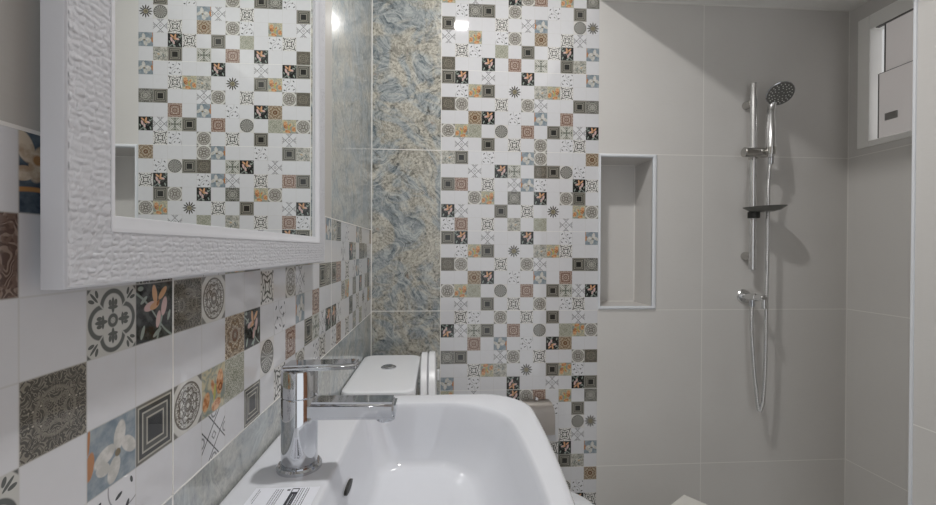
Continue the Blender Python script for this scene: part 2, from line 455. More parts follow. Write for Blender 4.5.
quad(bm, [(NX1, yb, NZ0), (NX1, Y1, NZ0), (NX1, Y1, NZ1), (NX1, yb, NZ1)], b0 + 1)
for a, b in (((NX1 - .003, yb - .003, NZ0), (NX1 + .0, yb, NZ1)), ((NX0, yb - .003, NZ1 - .003), (NX1, yb, NZ1)), ((NX0, yb - .003, NZ0), (NX1, yb, NZ0 + .003))):
    box(bm, a, b, mi=b0 + 2)
box(bm, (NX1 - .0025, Y1 + .01, NZ1 - .0025), (NX1, yb, NZ1), mi=b0 + 2)
# the body of the wall behind its tiles
for a, b in (((-.15, Y1 + .002, 0), (NX0 - .001, Y1 + .25, ZH)), ((NX1 + .001, Y1 + .002, 0), (XR + .15, Y1 + .25, ZH)), ((NX0 - .001, Y1 + .002, 0), (NX1 + .001, Y1 + .25, NZ0 - .001)),
             ((NX0 - .001, Y1 + .002, NZ1 + .001), (NX1 + .001, Y1 + .25, ZH)), ((NX0 - .001, yb + .001, NZ0 - .001), (NX1 + .001, Y1 + .25, NZ1 + .001))):
    box(bm, a, b, mi=b0 + 1)
obj('wall_back', bm, [MOTM[k] for k in KEYS] + [M_marble_back, M_beige_back, M_grout], kind='structure')

# ---- left wall: plain beige / marble above, patchwork band, marble below
YB = -.75
ZT, ZB, Y0 = 1.2618, .9559, .2759
bm = bmesh.new(); uvl = bm.loops.layers.uv.new('cell')
def lface(y0, y1, z0, z1, mi): quad(bm, [(0, y0, z0), (0, y1, z0), (0, y1, z1), (0, y0, z1)], mi)
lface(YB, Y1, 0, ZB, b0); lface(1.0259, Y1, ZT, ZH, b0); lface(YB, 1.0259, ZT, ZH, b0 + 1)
H6 = (ZT - ZB) / 6
def put_left(ys):
    def f(r, c, mi, rot):
        y0, y1 = ys + c * .05, ys + c * .05 + .05
        if y0 >= Y1 or y1 <= YB: return
        z1 = ZT - r * H6; z0 = z1 - H6
        uv = [(0, 0), (1, 0), (1, 1), (0, 1)]
        quad(bm, [(0, y0, z0), (0, min(y1, Y1), z0), (0, min(y1, Y1), z1), (0, y0, z1)], mi, uvl, uv)
    return f
cells(TA, put_left(Y0 + .05 * 15)); cells(TB, put_left(Y0 + .05 * 3)); cells(TD, put_left(Y0 - .05 * 9)); cells(TC, put_left(Y0 - .05 * 21))
def lstrip(y0, y1, z0, z1): box(bm, (0, y0, z0), (.0004, y1, z1), mi=b0 + 2)
lstrip(YB, Y1, ZT - .0012, ZT + .0012); lstrip(YB, Y1, ZB - .0008, ZB + .0008)
for k in (-9, 3, 15): lstrip(Y0 + .05 * k - .0009, Y0 + .05 * k + .0009, ZB, ZT)
box(bm, (-.15, YB, 0), (-.002, Y1, ZH), mi=b0 + 1)
obj('wall_left', bm, [MOTM[k] for k in KEYS] + [M_marble_left, M_beige_left_shaded, M_grout], kind='structure')

# ---- window wall, projecting side wall, front wall with an opening added for fill light, floor, ceilings
WY0, WY1, WZ0, WZ1 = 1.11, 1.5780, 1.587, 2.083
bm = bmesh.new()
YS = .975; XP = 1.40
for a, b in (((XR, YS, 0), (XR + .15, Y1, WZ0)), ((XR, YS, WZ1), (XR + .15, Y1, ZC)), ((XR, WY1, WZ0), (XR + .15, Y1, WZ1)), ((XR, YS, WZ0), (XR + .15, WY0, WZ1))): box(bm, a, b)
box(bm, (XR - .0004, YS, ZJ[1] - .0008), (XR, Y1, ZJ[1] + .0008), mi=1)
obj('wall_right', bm, [M_beige_right, M_grout], kind='structure')
bm = bmesh.new(); box(bm, (XP, YB, 0), (XR + .15, YS, ZH))
obj('wall_side', bm, M_beige_side, kind='structure')
bm = bmesh.new(); box(bm, (XP - .004, YS - .004, 0), (XP + .006, YS + .003, ZC), .0015)
obj('trim_2', bm, M_white_plastic, kind='structure')
bm = bmesh.new()
for a, b in (((-.15, YB - .12, 0), (.12, YB, ZH)), ((1.25, YB - .12, 0), (XP + .3, YB, ZH)), ((.12, YB - .12, 2.12), (1.25, YB, ZH))): box(bm, a, b)
obj('wall_front', bm, M_beige_front, kind='structure')
M_wood = Mat('door_wood'); X_, Y_, Z_ = M_wood.pos()
M_wood.set(Base_Color=M_wood.mix(rgb(120, 74, 44), rgb(168, 112, 70), M_wood.noise(M_wood.vec(X_ * 12.0, Y_ * 12.0, Z_ * .8), 3.0, 4.0, 1.0)), Roughness=.4)
bm = bmesh.new(); box(bm, (1.20, YB - .02, .01), (1.24, YB + .72, 2.08), .003)
box(bm, (1.195, YB + .1, .2), (1.2, YB + .62, .95), .003); box(bm, (1.195, YB + .1, 1.1), (1.2, YB + .62, 1.95), .003)
obj('unseen_door_1', bm, M_wood.m, kind='structure')  # unseen door leaf, added for a warm reflection in the chrome
bm = bmesh.new(); box(bm, (-.15, YB - .12, -.1), (XR + .15, Y1 + .25, 0)); obj('floor', bm, M_floor, kind='structure')
bm = bmesh.new(); box(bm, (-.15, YB - .12, ZH), (XR + .15, Y1 + .25, ZH + .1)); box(bm, (XS, YB, ZC), (XR + .15, Y1, ZH))
obj('ceiling', bm, M_ceil, kind='structure')
# pale joint where the lowered ceiling meets the tiles
bm = bmesh.new(); box(bm, (XS, Y1 - .003, ZC - .003), (XR, Y1, ZC)); box(bm, (XR - .003, YS, ZC - .003), (XR, Y1, ZC)); box(bm, (XR - .002, Y1 - .002, 0), (XR, Y1, ZC))
obj('trim_3', bm, M_grout, kind='structure')
# ---- niche trim: rounded white edging, mitred
bm = bmesh.new()
xo0, xo1, zo0, zo1 = .8580, 1.0868, .9640, 1.5605
prof = [(0, 0), (0, .003), (.15, .0055), (.4, .008), (.7, .008), (.92, .0055), (1, .002), (1, -.003)]
loops = []
for t, h in prof:
    x0, x1, z0, z1 = xo0 + (NX0 - xo0) * t, xo1 + (NX1 - xo1) * t, zo0 + (NZ0 - zo0) * t, zo1 + (NZ1 - zo1) * t
    loops.append([Vector((x, Y1 - h, z)) for x, z in ((x0, z0), (x1, z0), (x1, z1), (x0, z1))])
loft(bm, loops, False, False)
obj('trim_1', bm, M_white_plastic, smooth=True, kind='structure')

# ---- window: white frame set over the tiles, two frosted sashes, latch
M_frame = plain('window_frame_white', rgb(248, 247, 244), .35, var=.01)
win = bpy.data.objects.new('window_1', None); COL.objects.link(win); win.location = (XR, (WY0 + WY1) / 2, WZ0); win['kind'] = 'structure'
bm = bmesh.new()
F = .046
for a, b in (((XR - .006, WY0, WZ0), (XR + .09, WY0 + F, WZ1)), ((XR - .006, WY1 - F, WZ0), (XR + .09, WY1, WZ1)), ((XR - .006, WY0 + F, WZ0), (XR + .09, WY1 - F, WZ0 + .022)), ((XR - .006, WY0 + F, WZ1 - .055), (XR + .09, WY1 - F, WZ1))):
    box(bm, a, b, .003)
obj('window_frame', bm, M_frame, win)
M_glass = Mat('frosted_glass'); X_, Y_, Z_ = M_glass.pos()
M_glass.set(Base_Color=M_glass.mix(rgb(222, 219, 216), rgb(226, 216, 214), M_glass.noise(M_glass.vec(X_, Y_, Z_), 6.0)), Roughness=.22, Emission_Color=(1, .96, .95, 1), Emission_Strength=.12)
M_glass_clear = Mat('white_reveal'); X_, Y_, Z_ = M_glass_clear.pos()
M_glass_clear.set(Base_Color=M_glass_clear.mix(rgb(222, 222, 220), rgb(212, 212, 210), M_glass_clear.noise(M_glass_clear.vec(X_, Y_, Z_), 6.0)), Roughness=.5, Emission_Color=(.95, .97, 1, 1), Emission_Strength=.30)
bm = bmesh.new(); box(bm, (XR + .045, WY0 + F, WZ0 + .02), (XR + .05, WY1 - F, WZ1 - .05)); obj('back_pane', bm, M_glass_clear.m, win)
bm = bmesh.new()
yl = 1.484
box(bm, (XR + .006, WY0 + F, 1.845), (XR + .011, yl - .002, WZ1 - .055)); obj('upper_pane', bm, M_glass.m, win)
M_seal = plain('dark_seal', rgb(92, 90, 88), .5)
bm = bmesh.new(); box(bm, (XR + .004, yl - .002, 1.845), (XR + .013, yl + .002, WZ1 - .055)); box(bm, (XR - .002, WY0 + F, WZ1 - .058), (XR + .012, WY1 - F - .02, WZ1 - .055)); obj('seal', bm, M_seal, win)
bm = bmesh.new(); box(bm, (XR + .0, WY0 + F, WZ0 + .024), (XR + .005, 1.499, 1.847)); lp = obj('lower_pane', bm, M_glass.m, win)
bm = bmesh.new(); box(bm, (XR - .001, 1.499, WZ0 + .024), (XR + .006, 1.5025, 1.849)); box(bm, (XR - .001, WY0 + F, 1.847), (XR + .006, 1.5025, 1.8488)); obj('edge_seal', bm, M_seal, lp)
bm = bmesh.new(); box(bm, (XR - .006, 1.432, 1.668), (XR, 1.474, 1.694), .002); obj('latch', bm, plain('latch_grey', rgb(150, 148, 145), .4), lp)

# ------------------------------------------------------------------ materials of the things
def chrome(name, col=(206, 208, 212), rough=.06):
    return plain(name, rgb(*col), rough, 1.0, var=.01)
M_chrome = chrome('chrome')
M_steel = chrome('satin_steel', (190, 188, 184), .22)
M_rail = chrome('rail_chrome', (220, 220, 220), .27)
M_hood = chrome('brushed_hood', (206, 200, 194), .38)
M_ceramic = plain('white_ceramic', rgb(217, 219, 225), .07, var=.004, Coat_Weight=.3)
M_wc = plain('toilet_ceramic', rgb(236, 238, 242), .09, var=.004)
M_seat = plain('seat_plastic', rgb(226, 227, 230), .22, var=.004)
M_mframe = plain('mirror_frame_white', rgb(210, 211, 216), .38, var=.01)
M_dark = plain('dark_rubber', rgb(48, 48, 46), .5)
M_nozz = plain('nozzle_grey', rgb(222, 222, 220), .4)
M_sprayf = plain('spray_face_grey', rgb(104, 104, 101), .4)
M_dish = plain('smoked_dish', rgb(96, 96, 92), .25)
M_paper = plain('sticker_paper', rgb(226, 228, 236), .5, var=.01)
M_ink = plain('printed_ink', rgb(46, 48, 56), .6)
M_mirror = plain('mirror_silver', rgb(238, 241, 240), .004, 1.0, var=.002)

# ------------------------------------------------------------------ mirror on the left wall
MY0, MY1, MZ0, MZ1 = .278, .874, 1.1645, 1.985
root = thing('mirror', 'rectangular wall mirror in wide white frame with crackled stone texture, above washbasin', 'mirror', (0, (MY0 + MY1) / 2, MZ0))
def rect_loop(d, h): return [Vector((h, y, z)) for y, z in ((MY0 + d, MZ0 + d), (MY1 - d, MZ0 + d), (MY1 - d, MZ1 - d), (MY0 + d, MZ1 - d))]
bm = bmesh.new()
loft(bm, [rect_loop(.024, .0), rect_loop(.024, .0085), rect_loop(.003, .009), rect_loop(0, .0105), rect_loop(0, .0230), rect_loop(.0006, .0242), rect_loop(.0016, .0247), rect_loop(.0028, .0244), rect_loop(.036, .0238), rect_loop(.038, .02), rect_loop(.048, .0165), rect_loop(.048, .001)], True, False)
fr = obj('frame', bm, M_mframe, root, smooth=True)
# relief of the frame face: small irregular chips, each with its own height and tilt
bm = bmesh.new()
def relief(y, z):
    nz = mnoise.noise(Vector((y * 150, z * 150, 0))); n2 = mnoise.noise(Vector((y * 150, z * 150, 7.3)))
    zz = (z + nz * .0022) / .0043; row = math.floor(zz)
    h = abs(mnoise.cell(Vector((row * 1.37 + .2, 3.1, .7)))); w = .0052 + .0042 * h
    yy = (y + n2 * .0022 + row * .0043 + h * .02) / w; col = math.floor(yy)
    ra = mnoise.cell(Vector((row * 1.7 + .3, col * 2.3 + .1, 5.5))); rb = mnoise.cell(Vector((row * 3.1 + .3, col * 1.3 + .1, 9.5)))
    fy, fz = yy - col, zz - row
    e = min(min(fy, 1 - fy) * w, min(fz, 1 - fz) * .0043) / .0009
    k = min(1, e) ** .8
    return .0241 + k * (.00036 + .00036 * abs(ra)) + k * ((fy - .5) * ra + (fz - .5) * rb) * .00055 + .00008 * mnoise.noise(Vector((y * 500, z * 500, 0)))
A, B = .0026, .0365
stp = .0009
def strip(p0, p1, q0, q1, n, m):
    """grid between the inner line p0->p1 and the outer line q0->q1"""
    g = [[None] * (m + 1) for _ in range(n + 1)]
    for i in range(n + 1):
        for j in range(m + 1):
            a = [p0[k] + (p1[k] - p0[k]) * i / n for k in (0, 1)]; b = [q0[k] + (q1[k] - q0[k]) * i / n for k in (0, 1)]
            y, z = [a[k] + (b[k] - a[k]) * j / m for k in (0, 1)]
            g[i][j] = bm.verts.new((relief(y, z), y, z))
    for i in range(n):
        for j in range(m): bm.faces.new((g[i][j], g[i + 1][j], g[i + 1][j + 1], g[i][j + 1]))
def cn(d): return [(MY0 + d, MZ0 + d), (MY1 - d, MZ0 + d), (MY1 - d, MZ1 - d), (MY0 + d, MZ1 - d)]
co, ci = cn(A), cn(B)
for k in range(4):
    L = (Vector(co[(k + 1) % 4]) - Vector(co[k])).length
    strip(ci[k], ci[(k + 1) % 4], co[k], co[(k + 1) % 4], int(L / stp), 36)
obj('relief_face', bm, M_mframe, fr, smooth=True)
bm = bmesh.new()
loft(bm, [rect_loop(.0362, .022), rect_loop(.0364, .0246), rect_loop(.0370, .0250), rect_loop(.0385, .0246), rect_loop(.0405, .0225), rect_loop(.0485, .0190), rect_loop(.0490, .0175)], False, False)
obj('inner_bead', bm, M_mframe, fr, smooth=True)
bm = bmesh.new(); quad(bm, rect_loop(.0480, .0178)); 
o = obj('glass_pane', bm, M_mirror, root); o['label'] = 'silvered mirror glass'

# ------------------------------------------------------------------ washbasin
root = thing('washbasin', 'white ceramic wall washbasin with rounded bowed front, below the mirror', 'washbasin', (.0, .58, .74))
bm = bmesh.new()
loops = [rrect(.03, .30, .38, .78, .06, .1, .01, .735), rrect(.012, .345, .34, .82, .03, .09, .016, .755), rrect(.003, .385, .308, .852, .012, .09, .018, .80), rrect(.001, .401, .297, .863, .010, .088, .013, .87, sk=.07),
         rrect(.001, .405, .295, .866, .010, .088, .013, .890, sk=.07), rrect(.0015, .4045, .2955, .8655, .010, .088, .013, .8955, sk=.07), rrect(.003, .402, .298, .863, .010, .086, .013, .8995, sk=.07), rrect(.006, .398, .302, .859, .010, .083, .013, .9017, sk=.07), rrect(.010, .393, .307, .854, .010, .08, .013, .9022, sk=.07),
         rrect(.112, .371, .345, .818, .028, .105, .013, .9022), rrect(.1145, .3685, .3475, .8155, .028, .104, .013, .9016), rrect(.1165, .366, .350, .813, .028, .103, .013, .8995), rrect(.1180, .362, .3525, .8105, .028, .102, .013, .893),
         rrect(.128, .350, .364, .802, .032, .098, .012, .86), rrect(.136, .336, .376, .793, .036, .09, .011, .832), rrect(.144, .318, .386, .784, .04, .085, .010, .810), rrect(.149, .311, .392, .779, .042, .08, .008, .8040), rrect(.156, .303, .398, .772, .046, .075, .008, .8008),
         rrect(.166, .290, .41, .759, .046, .062, .005, .7990), rrect(.185, .272, .44, .725, .04, .042, .002, .7965), rrect(.21, .25, .52, .64, .018, .018, 0, .7905)]
loft(bm, loops)
obj('bowl', bm, M_ceramic, root, smooth=True)
bm = bmesh.new()
lathe(bm, (.230, .575, .789), (0, 0, 1), [(0, .03), (.004, .03), (.005, .026), (.003, .022), (.0035, .0)], 24, False); obj('drain', bm, M_chrome, root, smooth=True)
bm = bmesh.new()                # overflow slot in the wall of the bowl under the deck edge
pts = [Vector((.1290 - (.0034 * math.sin(a)) * .24, .600 + .021 * math.cos(a), .864 + .0034 * math.sin(a))) for a in [2 * PI * i / 20 for i in range(20)]]
loft(bm, [[p + Vector((-.003, 0, 0)) for p in pts], [p + Vector((.0012, 0, 0)) for p in pts]], False, True)
o = obj('overflow_slot', bm, M_dark, root); o['label'] = 'dark overflow slot'

bm = bmesh.new()
loft(bm, [rrect(.03, .22, .47, .69, .04, .08, 0, 0), rrect(.03, .20, .49, .67, .04, .07, 0, .2), rrect(.03, .21, .48, .68, .04, .08, 0, .55), rrect(.03, .27, .42, .74, .05, .1, .01, .734)])
obj('pedestal', bm, M_ceramic, root, smooth=True)

# ------------------------------------------------------------------ faucet
FX, FY, FZ = .068, .583, .9022
root = thing('faucet', 'chrome single-lever basin mixer standing on the washbasin deck', 'faucet', (FX, FY, FZ))
bm = bmesh.new(); lathe(bm, (FX, FY, FZ), (0, 0, 1), [(0, .0285), (.004, .0285), (.0065, .0265), (.0065, .0235)], 40); obj('base_ring', bm, M_chrome, root, smooth=True)
bm = bmesh.new(); lathe(bm, (FX, FY, FZ + .0065), (0, 0, 1), [(0, .0225), (.002, .0230), (.086, .0230), (.088, .0222)], 48); obj('body', bm, M_chrome, root, smooth=True)
bm = bmesh.new(); lathe(bm, (FX, FY, FZ + .0945), (0, 0, 1), [(0, .0222), (.0015, .0234), (.034, .0228), (.0365, .0210)], 48); cap = obj('cap', bm, M_chrome, root, smooth=True)
bm = bmesh.new()
for (x0, x1, z0, z1, hw0, hw1) in ((FX - .0190, .1455, 1.0315, 1.0395, .0185, .0150),):
    t = bmesh.new(); bmesh.ops.create_cube(t, size=1)
    for v in t.verts:
        s = v.co.x + .5; w = hw0 + (hw1 - hw0) * s
        v.co = Vector((x0 + (x1 - x0) * s, FY + v.co.y * 2 * w, (z0 + z1) / 2 + v.co.z * (z1 - z0) + .002 * s))
    bmesh.ops.bevel(t, geom=[e for e in t.edges], offset=.003, segments=3, affect='EDGES'); merge(bm, t)
obj('lever', bm, M_chrome, root, smooth=True)
bm = bmesh.new()
t = bmesh.new(); bmesh.ops.create_cube(t, size=1)
for v in t.verts:
    s = v.co.x + .5
    v.co = Vector((FX + .010 + (.1950 - FX - .010) * s, FY + v.co.y * 2 * (.0175 + .001 * s), .9800 - .001 * s + v.co.z * (.0235 - .001 * s) ))
bmesh.ops.bevel(t, geom=t.edges[:], offset=.0045, segments=3, affect='EDGES'); merge(bm, t)
obj('spout', bm, M_chrome, root, smooth=True)
bm = bmesh.new(); lathe(bm, (.1805, FY, .9680), (0, 0, -1), [(0, .0125), (.0045, .0125), (.006, .011), (.006, .0)], 24, False); obj('aerator', bm, M_chrome, root, smooth=True)

# ------------------------------------------------------------------ sticker on the basin deck
root = thing('sticker', 'white paper label with small black print, lying on the basin deck before the faucet', 'label', (.07, .48, .9023))
bm = bmesh.new(); box(bm, (.0335, .425, .9023), (.1085, .532, .9026)); obj('paper', bm, M_paper, root)
bm = bmesh.new()
def ink(x, w, y1, y0, dash=.0032):
    y = y1
    while y > y0:
        l = dash * random.uniform(.5, 1.6)
        box(bm, (x, max(y0, y - l), .9026), (x + w, y, .90268)); y -= l + dash * .3
ink(.0385, .0007, .529, .505); ink(.041, .0006, .525, .50)
for x, e in ((.0585, .44), (.061, .45), (.064, .44), (.0665, .47)): ink(x, .0008, .528, e)
for x, e in ((.088, .45), (.0905, .44), (.094, .45), (.0965, .48)): ink(x, .0008, .5295, e)
ink(.072, .0035, .5275, .5245, .01)
obj('small_print', bm, M_ink, root)
bm = bmesh.new(); box(bm, (.0775, .44, .9026), (.086, .5295, .90268)); blk = obj('black_bar', bm, M_ink, root)
bm = bmesh.new(); ink_x = .0805
y = .516
while y > .445:
    l = random.uniform(.001, .0028); box(bm, (.0808, y - l * .8, .90268), (.0820, y, .90274)); box(bm, (.0838, y - l * .6, .90268), (.0843, y, .90274)); y -= l + .0009
box(bm, (.0785, .5215, .90268), (.085, .5275, .90274)); obj('white_print', bm, M_paper, blk)

# ------------------------------------------------------------------ toilet
root = thing('toilet', 'white close-coupled toilet with raised seat and lid, behind the washbasin', 'toilet', (.0, 1.29, .0))
CY0, CY1 = 1.098, 1.490
bm = bmesh.new()
def rr4(x0, x1, y0, y1, r, z): return rrect(x0, x1, y0, y1, r, r, 0, z, 6, 6)
loft(bm, [rr4(.012, .170, CY0 + .03, CY1 - .03, .03, .40), rr4(.006, .182, CY0 + .012, CY1 - .012, .03, .55), rr4(.004, .184, CY0 + .008, CY1 - .008, .03, .79)])
obj('cistern', bm, M_wc, root, smooth=True)
bm = bmesh.new()
loft(bm, [rr4(.003, .188, CY0 + .003, CY1 - .003, .028, .79), rr4(.001, .191, CY0, CY1, .03, .795), rr4(.001, .191, CY0, CY1, .03, .822), rr4(.003, .189, CY0 + .002, CY1 - .002, .03, .8275), rr4(.008, .184, CY0 + .007, CY1 - .007, .028, .830), rr4(.014, .178, CY0 + .013, CY1 - .013, .026, .8302), rr4(.06, .13, CY0 + .13, CY1 - .13, .02, .8302)])
obj('cistern_lid', bm, M_wc, root, smooth=True)
bm = bmesh.new(); lathe(bm, (.099, 1.325, .829), (0, 0, 1), [(0, .023), (.004, .023), (.0055, .021), (.0055, .019), (.0046, .0188), (.0075, .017), (.008, .0)], 32, False)
o = obj('flush_button', bm, M_chrome, root, smooth=True); o['label'] = 'round chrome dual flush button'
def egg(cx, cy, a, b, ab, z, n=48):       # egg outline: long a towards +x, short ab towards the wall, half width b
    return [Vector((cx + (a if math.cos(t) > 0 else ab) * math.cos(t), cy + b * math.sin(t), z)) for t in [2 * PI * i / n for i in range(n)]]
BY = 1.285
bm = bmesh.new()
loft(bm, [egg(.36, BY, .19, .10, .30, 0), egg(.36, BY, .18, .095, .30, .12), egg(.40, BY, .22, .12, .32, .25), egg(.46, BY, .265, .168, .34, .355), egg(.48, BY, .262, .18, .34, .385), egg(.48, BY, .258, .177, .335, .397), egg(.48, BY, .250, .17, .33, .4005),
          egg(.47, BY, .215, .13, .20, .400), egg(.46, BY, .205, .122, .19, .385), egg(.44, BY, .16, .10, .15, .30), egg(.40, BY, .08, .06, .08, .24)])
obj('bowl', bm, M_wc, root, smooth=True)
# seat ring and lid standing up against the cistern
def slab(x0b, x0t, thick, zb, zt, hw, hole=False):
    b_ = bmesh.new(); n = 40
    def outline(k):
        pts = []
        for i in range(n):
            t = 2 * PI * i / n
            y = hw * k * math.cos(t); s = math.sin(t)
            z = (zb + .14) + (s * (zt - zb - .14) if s > 0 else s * .14)
            if s < 0: y = hw * k * max(-1, min(1, math.cos(t) * 1.25)); 
            z = (zb + zt) / 2 + (z - (zb + zt) / 2) * k
            pts.append((BY + y, z))
        return pts
    def at(pts, off): return [Vector((x0b + (x0t - x0b) * (z - zb) / (zt - zb) + off, y, z)) for y, z in pts]
    O, O2 = outline(1), outline(.97)
    loft(b_, [at(O2, 0), at(O, .003), at(O, thick - .003), at(O2, thick)], not hole, not hole)
    if hole:
        I = outline(.62)
        loft(b_, [at(O2, 0), at(I, 0), at(I, thick), at(O2, thick)], False, False)
    return b_
obj('seat_lid', slab(.2080, .1985, .0210, .43, .884, .185), M_seat, root, smooth=True)
obj('seat_ring', slab(.2310, .2205, .0215, .43, .886, .185, True), M_seat, root, smooth=True)
bm = bmesh.new()
bm.free()
for y in (BY - .07, BY + .07):
    bm = bmesh.new(); lathe(bm, (.215, y - .018, .415), (0, 1, 0), [(0, .014), (.036, .014)], 16); obj('hinge', bm, M_seat, root, smooth=True)
bm = bmesh.new(); box(bm, (.2460, BY + .118, .765), (.2535, BY + .142, .797), .002); obj('bumper', bm, M_seat, root)

# ------------------------------------------------------------------ toilet paper holder on the patchwork strip
root = thing('paper_holder', 'steel toilet paper holder with curved hood, on the patchwork tile strip', 'paper holder', (.617, Y1, .56))
bm = bmesh.new(); box(bm, (.598, Y1 - .006, .575), (.636, Y1, .625), .002); obj('mount_plate', bm, M_chrome, root)
bm = bmesh.new()
hp = [(-.010, .626), (-.020, .6285), (-.034, .624), (-.046, .608), (-.051, .585), (-.053, .555), (-.054, .53), (-.053, .508)]
ins = [.018, .016, .010, .003, 0, 0, 0, 0]
L = [[Vector((.617 + sx * (w_ - ins[i]), Y1 + y, z)) for i, (y, z) in enumerate(hp)] for sx, w_ in ((-1, .0635), (-1, .0615), (1, .0615), (1, .0635))]
vs = [[bm.verts.new(p) for p in l] for l in L]
for a, b in zip(vs, vs[1:]):
    for i in range(len(hp) - 1): bm.faces.new((a[i], a[i + 1], b[i + 1], b[i]))
bmesh.ops.solidify(bm, geom=bm.faces[:], thickness=.0015)
obj('hood', bm, M_hood, root, smooth=True)
bm = bmesh.new()
lathe(bm, (.617, Y1 - .004, .6335), (0, -1, 0), [(0, .004), (.020, .004), (.021, .006), (.026, .006), (.027, .005)], 20)
o = obj('fixing_knob', bm, M_chrome, root, smooth=True)
bm = bmesh.new(); tube(bm, smooth_path([(.575, Y1 - .006, .60), (.566, Y1 - .03, .58), (.566, Y1 - .036, .555), (.60, Y1 - .036, .553), (.672, Y1 - .036, .553)], .006), .003, 10); obj('roll_bar', bm, M_chrome, root, smooth=True)

# ------------------------------------------------------------------ shower rail with slider and soap dish
RX, RY = 1.4440, 1.573
root = thing('shower_rail', 'vertical chrome shower slide rail on the beige tiled wall', 'shower rail', (RX, Y1, 1.13))
bm = bmesh.new(); tube(bm, [(RX, RY, 1.120), (RX, RY, 1.4), (RX, RY, 1.828)], .0122, 24); obj('rail', bm, M_rail, root, smooth=True)
for z in (1.757, 1.170):
    bm = bmesh.new(); lathe(bm, (RX, Y1, z), (0, -1, 0), [(0, .0150), (.002, .0158), (.03, .0145), (.040, .0140)], 28); obj('wall_bracket', bm, M_steel, root, smooth=True)
bm = bmesh.new(); lathe(bm, (1.389, 1.551, 1.561), (1, 0, 0), [(0, .0160), (.002, .0182), (.076, .0182), (.112, .0165), (.114, .014)], 28)
lathe(bm, (RX, RY, 1.540), (0, 0, 1), [(0, .0155), (.002, .0165), (.040, .0165), (.042, .0155)], 24)
lathe(bm, (1.474, 1.522, 1.548), (.02, 0, 1), [(0, .0155), (.026, .0165)], 24)
box(bm, (1.462, 1.522, 1.551), (1.486, 1.552, 1.571), .003)
sl = obj('slider', bm, M_steel, root, smooth=True)
bm = bmesh.new()
lathe(bm, (0, 0, 0), (0, 0, 1), [(-.020, .0), (-.0195, .030), (-.0145, .054), (-.002, .074), (.001, .0752), (.000, .071), (-.009, .052), (-.0155, .030), (-.0165, 0)], 40, False)
for v in bm.verts: v.co = Vector((1.4640 + v.co.x, 1.5375 + v.co.y * .80, 1.3565 + v.co.z + .004 * v.co.x / .085))
o = obj('soap_dish', bm, M_dish, root, smooth=True); o['label'] = 'shallow smoked grey soap dish'
bm = bmesh.new(); lathe(bm, (RX - .005, RY - .012, 1.315), (0, 0, 1), [(0, .019), (.002, .0205), (.022, .0205), (.024, .019)], 24); obj('clamp_knob', bm, M_dark, root, smooth=True)

# ------------------------------------------------------------------ hand shower
root = thing('hand_shower', 'chrome hand shower with round dark spray face, hanging in the rail slider', 'hand shower', (1.474, 1.522, 1.54))
hpth = smooth_path([(1.4735, 1.522, 1.538), (1.475, 1.523, 1.575), (1.480, 1.529, 1.63), (1.4885, 1.541, 1.690), (1.4990, 1.5505, 1.735), (1.5060, 1.5330, 1.779)], .005)
bm = bmesh.new()
nn = len(hpth)
def hr(i):
    t = i / (nn - 1)
    return .0088 + .0060 * min(1, t / .12) + (.002 * math.sin(PI * min(1, t / .6)) if t < .6 else 0) - (.002 * (t - .6) / .4 if t > .6 else 0)
tube(bm, hpth, hr, 20); obj('handle', bm, M_rail, root, smooth=True)
hc = Vector((1.5010, 1.5130, 1.770)); hn = Vector((-.212, -.691, -.694)).normalized()
bm = bmesh.new(); lathe(bm, hc - hn * .022, hn, [(0, .012), (.004, .03), (.012, .0420), (.019, .0460), (.0225, .0460), (.0235, .0440), (.0225, .042)], 48); hd = obj('head', bm, M_chrome, root, smooth=True)
bm = bmesh.new(); lathe(bm, hc + hn * .0002, hn, [(0, .0450), (.0016, .0436), (.0022, .018), (.0034, .016), (.0036, .0)], 48, False); sf = obj('spray_face', bm, M_sprayf, hd, smooth=True)
bm = bmesh.new(); a_, b_ = frame_of(hn)
for R, k in ((.010, 6), (.0210, 10), (.0285, 14), (.0360, 18)):
    for i in range(k):
        t = 2 * PI * i / k + R * 40
        lathe(bm, hc + hn * .0016 + (a_ * math.cos(t) + b_ * math.sin(t)) * R, hn, [(0, .0021), (.0022, .0016)], 8)
obj('nozzles', bm, M_nozz, hd)

# ------------------------------------------------------------------ wall outlet and hose
root = thing('shower_outlet', 'round chrome water outlet elbow on the wall below the slide rail', 'water outlet', (1.442, Y1, 1.014))
bm = bmesh.new(); lathe(bm, (1.442, Y1, 1.014), (0, -1, 0), [(0, .0275), (.004, .0275), (.008, .024), (.009, .015)], 36); obj('wall_flange', bm, M_rail, root, smooth=True)
bm = bmesh.new(); lathe(bm, (1.442, Y1 - .008, 1.014), (.02, -1, .03), [(0, .0125), (.05, .0125), (.051, .0145), (.062, .0145), (.063, .0125), (.098, .012), (.1, .01)], 28)
lathe(bm, (1.4445, 1.513, 1.012), (0, 0, -1), [(0, .009), (.034, .0085), (.035, .006)], 20)
obj('arm', bm, M_rail, root, smooth=True)
bm = bmesh.new(); lathe(bm, (1.4435, 1.572, 1.008), (0, 0, -1), [(0, .009), (.014, .009), (.015, .0105), (.027, .0105), (.028, .008)], 20); obj('hose_nut', bm, M_chrome, root, smooth=True)
root = thing('shower_hose', 'flexible braided metal shower hose hanging in a long loop on the beige wall', 'hose', (1.46, 1.55, .59))
